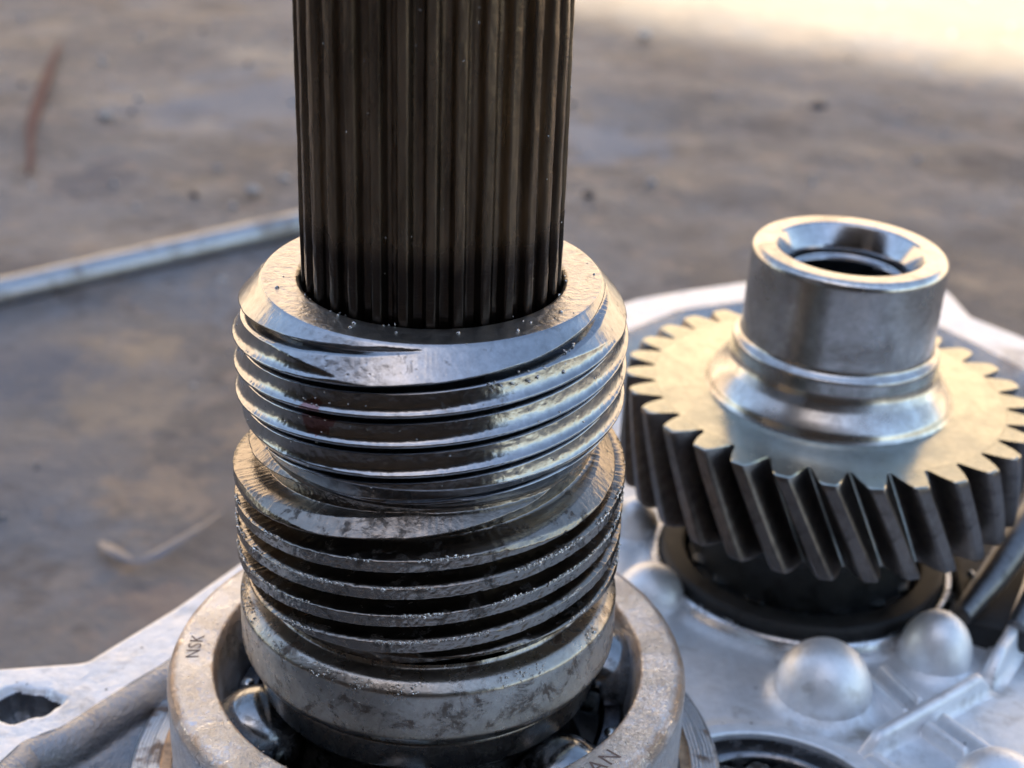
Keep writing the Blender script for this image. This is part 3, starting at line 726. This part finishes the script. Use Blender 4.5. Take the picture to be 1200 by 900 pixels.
    rib([(57.5, 8.0), (68.3, 16.4), (79, 25.0)], 1.25, 3.4)
    rib([(78.6, 24.7), (84, 33), (90, 45), (97, 60)], 1.35, 4.2)
    rib([(63.4, 26.5), (65.2, 22.0), (67.7, 16.8)], .75, 2.9); rib([(60.8, 25.3), (65.6, 14.9)], .7, 2.3)
    rib([(69.0, 15.6), (75.5, 6.6)], .8, 2.9); rib([(67.0, 14.4), (71.8, 7.6)], .75, 2.3)
    rib([(80.5, 5), (91, 15)], .9, 2.8); rib([(57.5, 8.2), (62.5, 2.2), (70, -5)], .8, 2.4)
    return T
case()

def lower_bearing(cx, cy, z, ro_, label, n=10, rm=None):
    T = tag(empty('roller_bearing', (cx, cy, z)), label, 'bearing')
    lathe('outer_ring', [(ro_ - 4.2, -5), (ro_ - 4.0, -.5), (ro_ - 3.4, 0), (ro_ - .6, 0), (ro_, -.6), (ro_, -8)], rm, T, nt=220, rad=.25)
    cg = lathe('cage', [(ro_ - 8.2, -2.), (ro_ - 7.8, -1.2), (ro_ - 4.9, -1.2), (ro_ - 4.5, -2.), (ro_ - 4.5, -4.5)], MAT['dark'], T, nt=160, rad=.2)
    lathe('inner_ring', [(ro_ - 12, -6), (ro_ - 12, -.4), (ro_ - 11.5, 0), (ro_ - 9.1, 0), (ro_ - 8.8, -.4), (ro_ - 8.8, -6)], rm, T, nt=160, rad=.2)
    bm = bmesh.new(); bmesh.ops.create_cone(bm, segments=20, radius1=1.7 * S, radius2=1.7 * S, depth=5 * S, cap_ends=True)
    me = bpy.data.meshes.new('roller'); bm.to_mesh(me); bm.free(); me.materials.append(MAT['rivet'])
    for k in range(n):
        a = 2 * PI * k / n + .2; o = bpy.data.objects.new('roller', me); C.objects.link(o); o.parent = T
        o.location = Vector(((ro_ - 6.3) * math.cos(a), (ro_ - 6.3) * math.sin(a), -3.2)) * S
    return T
lower_bearing(43, -6, -68.4, 16.1, 'grey roller bearing set low in the housing at the bottom edge beside the ball bearing', 14, MAT['dark_ring'])
lower_bearing(GX - .8, GY - .5, -65.9, 22.5, 'black oily bearing seated in the housing beneath the helical gear', 16, MAT['dark'])

# ------------------------------------------------------------ things lying on the ground
def tube(name, path, rads, mat, parent=None, seg=20, cap=True, flat=1):
    P = [Vector(p) for p in path]; V = []; n = len(P)
    up = Vector((0, 0, 1))
    for i, p in enumerate(P):
        t = (P[min(i + 1, n - 1)] - P[max(i - 1, 0)]).normalized(); a = t.cross(up).normalized(); b = a.cross(t)
        for k in range(seg):
            an = 2 * PI * k / seg; q = p + (a * math.cos(an) + b * math.sin(an) * flat) * rads[i]; V.append(tuple(q))
    Fq = [(i * seg + k, i * seg + (k + 1) % seg, (i + 1) * seg + (k + 1) % seg, (i + 1) * seg + k) for i in range(n - 1) for k in range(seg)]
    if cap: Fq += [tuple(reversed(range(seg))), tuple(range((n - 1) * seg, n * seg))]
    return mesh_np(name, V, Fq, mat, parent, True, 50)
d = Vector((83, 68, 0)).normalized(); p0 = Vector((-152, 281, -126.0))
path = [p0 + d * s + Vector((0, 0, math.sin(s / 90) * .5)) for s in np.linspace(-160, 146, 60)]
rod = tube('steel_rod', path, [4.7 + .07 * math.sin(k * 1.7) for k in range(60)], MAT['rod'], None, 28)
tag(rod, 'straight pale steel rod lying on the dirt floor left of the threaded sleeve', 'rod')
tw_ = tube('twig', [(-224, 600, -127.5), (-219, 570, -127), (-212, 535, -126.8), (-204, 495, -127), (-197, 462, -127), (-191, 440, -127.5), (-184, 418, -128), (-181, 405, -129)], [.8, 1.6, 2.3, 2.6, 2.1, 1.3, 1.5, .8], MAT['twig'], None, 10, True, .6)
tag(tw_, 'thin reddish brown bent twig lying on the floor at the upper left', 'twig')
pp = [(-86, 146, -129.2), (-83, 142, -127.9), (-79, 138, -127.6), (-75, 135.5, -127.6), (-71, 138, -127.3), (-67, 144, -127), (-63, 152, -127.6), (-60, 161, -129)]
pe = tube('torn_foil_strip', pp, [.5, 1.7, 1.5, .7, 1.6, 1.2, .5, .3], MAT['peel'], None, 10, True, .35)
tag(pe, 'small curled pale blue strip lying on the floor left of the sleeve', 'scrap')
def pebble(x, y, s, label, mat='stone'):
    bm = bmesh.new(); bmesh.ops.create_icosphere(bm, subdivisions=2, radius=1)
    for v in bm.verts:
        f = 1 + .28 * noise.noise(v.co * 1.6 + Vector((x, y, 0))); v.co = Vector((v.co.x * f * s, v.co.y * f * s * .8, v.co.z * f * s * .55)) * S
    me = bpy.data.meshes.new('pebble'); bm.to_mesh(me); bm.free(); me.polygons.foreach_set('use_smooth', [True] * len(me.polygons)); me.materials.append(MAT[mat])
    o = bpy.data.objects.new('pebble', me); C.objects.link(o); o.location = Vector((x, y, -129.3 + s * .3)) * S
    tag(o, label, 'pebble', 'pebbles scattered on the floor')
pebble(74, 665, 4.2, 'pale pebble near the bright sunlit edge of the floor, right of the splined shaft')
pebble(-92, 392, 3.2, 'pale pebble just above the steel rod, left of the splined shaft')
pebble(-171, 482, 3.4, 'pale pebble right of the reddish twig')
pebble(36, 402, 2.4, 'dark pebble on the floor close to the right side of the splined shaft', 'roof')
pebble(147, 535, 4.0, 'dark lump on the floor above the hollow gear hub', 'roof')

# ------------------------------------------------------------ selector fork half hidden at the right edge
fk = tag(empty('selector_fork', (84, 44, -64)), 'dark grey oily fork with two slanting arms beside the helical gear at the right edge', 'fork')
def slab(name, pts, z0, z1, parent, mat, bev=.8):
    bm = bmesh.new(); lo = [bm.verts.new((x * S, y * S, z0 * S)) for x, y in pts]; f = bm.faces.new(lo)
    if f.normal.z < 0: f.normal_flip()
    ex = bmesh.ops.extrude_face_region(bm, geom=[f]); bmesh.ops.translate(bm, vec=(0, 0, (z1 - z0) * S), verts=[v for v in ex['geom'] if isinstance(v, bmesh.types.BMVert)])
    bmesh.ops.recalc_face_normals(bm, faces=bm.faces)
    bmesh.ops.bevel(bm, geom=list(bm.edges), offset=bev * S, segments=3, affect='EDGES', profile=.6)
    me = bpy.data.meshes.new(name); bm.to_mesh(me); bm.free(); me.polygons.foreach_set('use_smooth', [True] * len(me.polygons)); me.materials.append(mat)
    o = bpy.data.objects.new(name, me); C.objects.link(o); o.parent = parent; return o
slab('foot', [(-6, -8), (2, -11), (12, -8), (24, 2), (30, 30), (14, 42), (-2, 26), (-2.6, 12), (-4.6, 0)], -7, -2.5, fk, MAT['dark'])
tube('arm', [(-7, -9, -1), (-1, -2, 1), (6, 7, 4), (14, 18, 7)], [1.6, 2.3, 2.8, 3.0], MAT['grey_casting'], fk, 16)
tube('arm', [(1, -10, -2), (6, -3, 0), (12, 7, 3), (18, 16, 6)], [1.4, 2.0, 2.2, 2.4], MAT['grey_casting'], fk, 16)
tube('pin', [(-2.5, 3.5, -1.5), (-1.2, .2, -2)], [.6, .6], MAT['rivet'], fk, 14)

def gravel(name, n, seed, smin, smax, mat, label):
    rs = random.Random(seed); it = []
    for _ in range(n):
        x = rs.uniform(-330, 380); y = rs.uniform(60, 900)
        if -110 < x < 160 and y < 175: continue
        sz = smin + (smax - smin) * rs.random() ** 3
        z = -130 + sum((float(VN[k](x / sc + 13.3, y / sc + 7.7)) - .5) * am for k, sc, am in ((0, 90, 5), (1, 38, 3.2), (2, 17, 1.6)))
        it.append(((x, y, z + sz * .25), sz, .8))
    o = crumbs(name, it, mat, None, seed); tag(o, label, 'grit')
gravel('grit', 500, 21, .4, 1.9, MAT['stone'], 'pale grit strewn over the oily dirt floor')
gravel('grit', 160, 22, .4, 1.5, MAT['dirt'], 'dark crumbs of dirt strewn over the oily dirt floor')
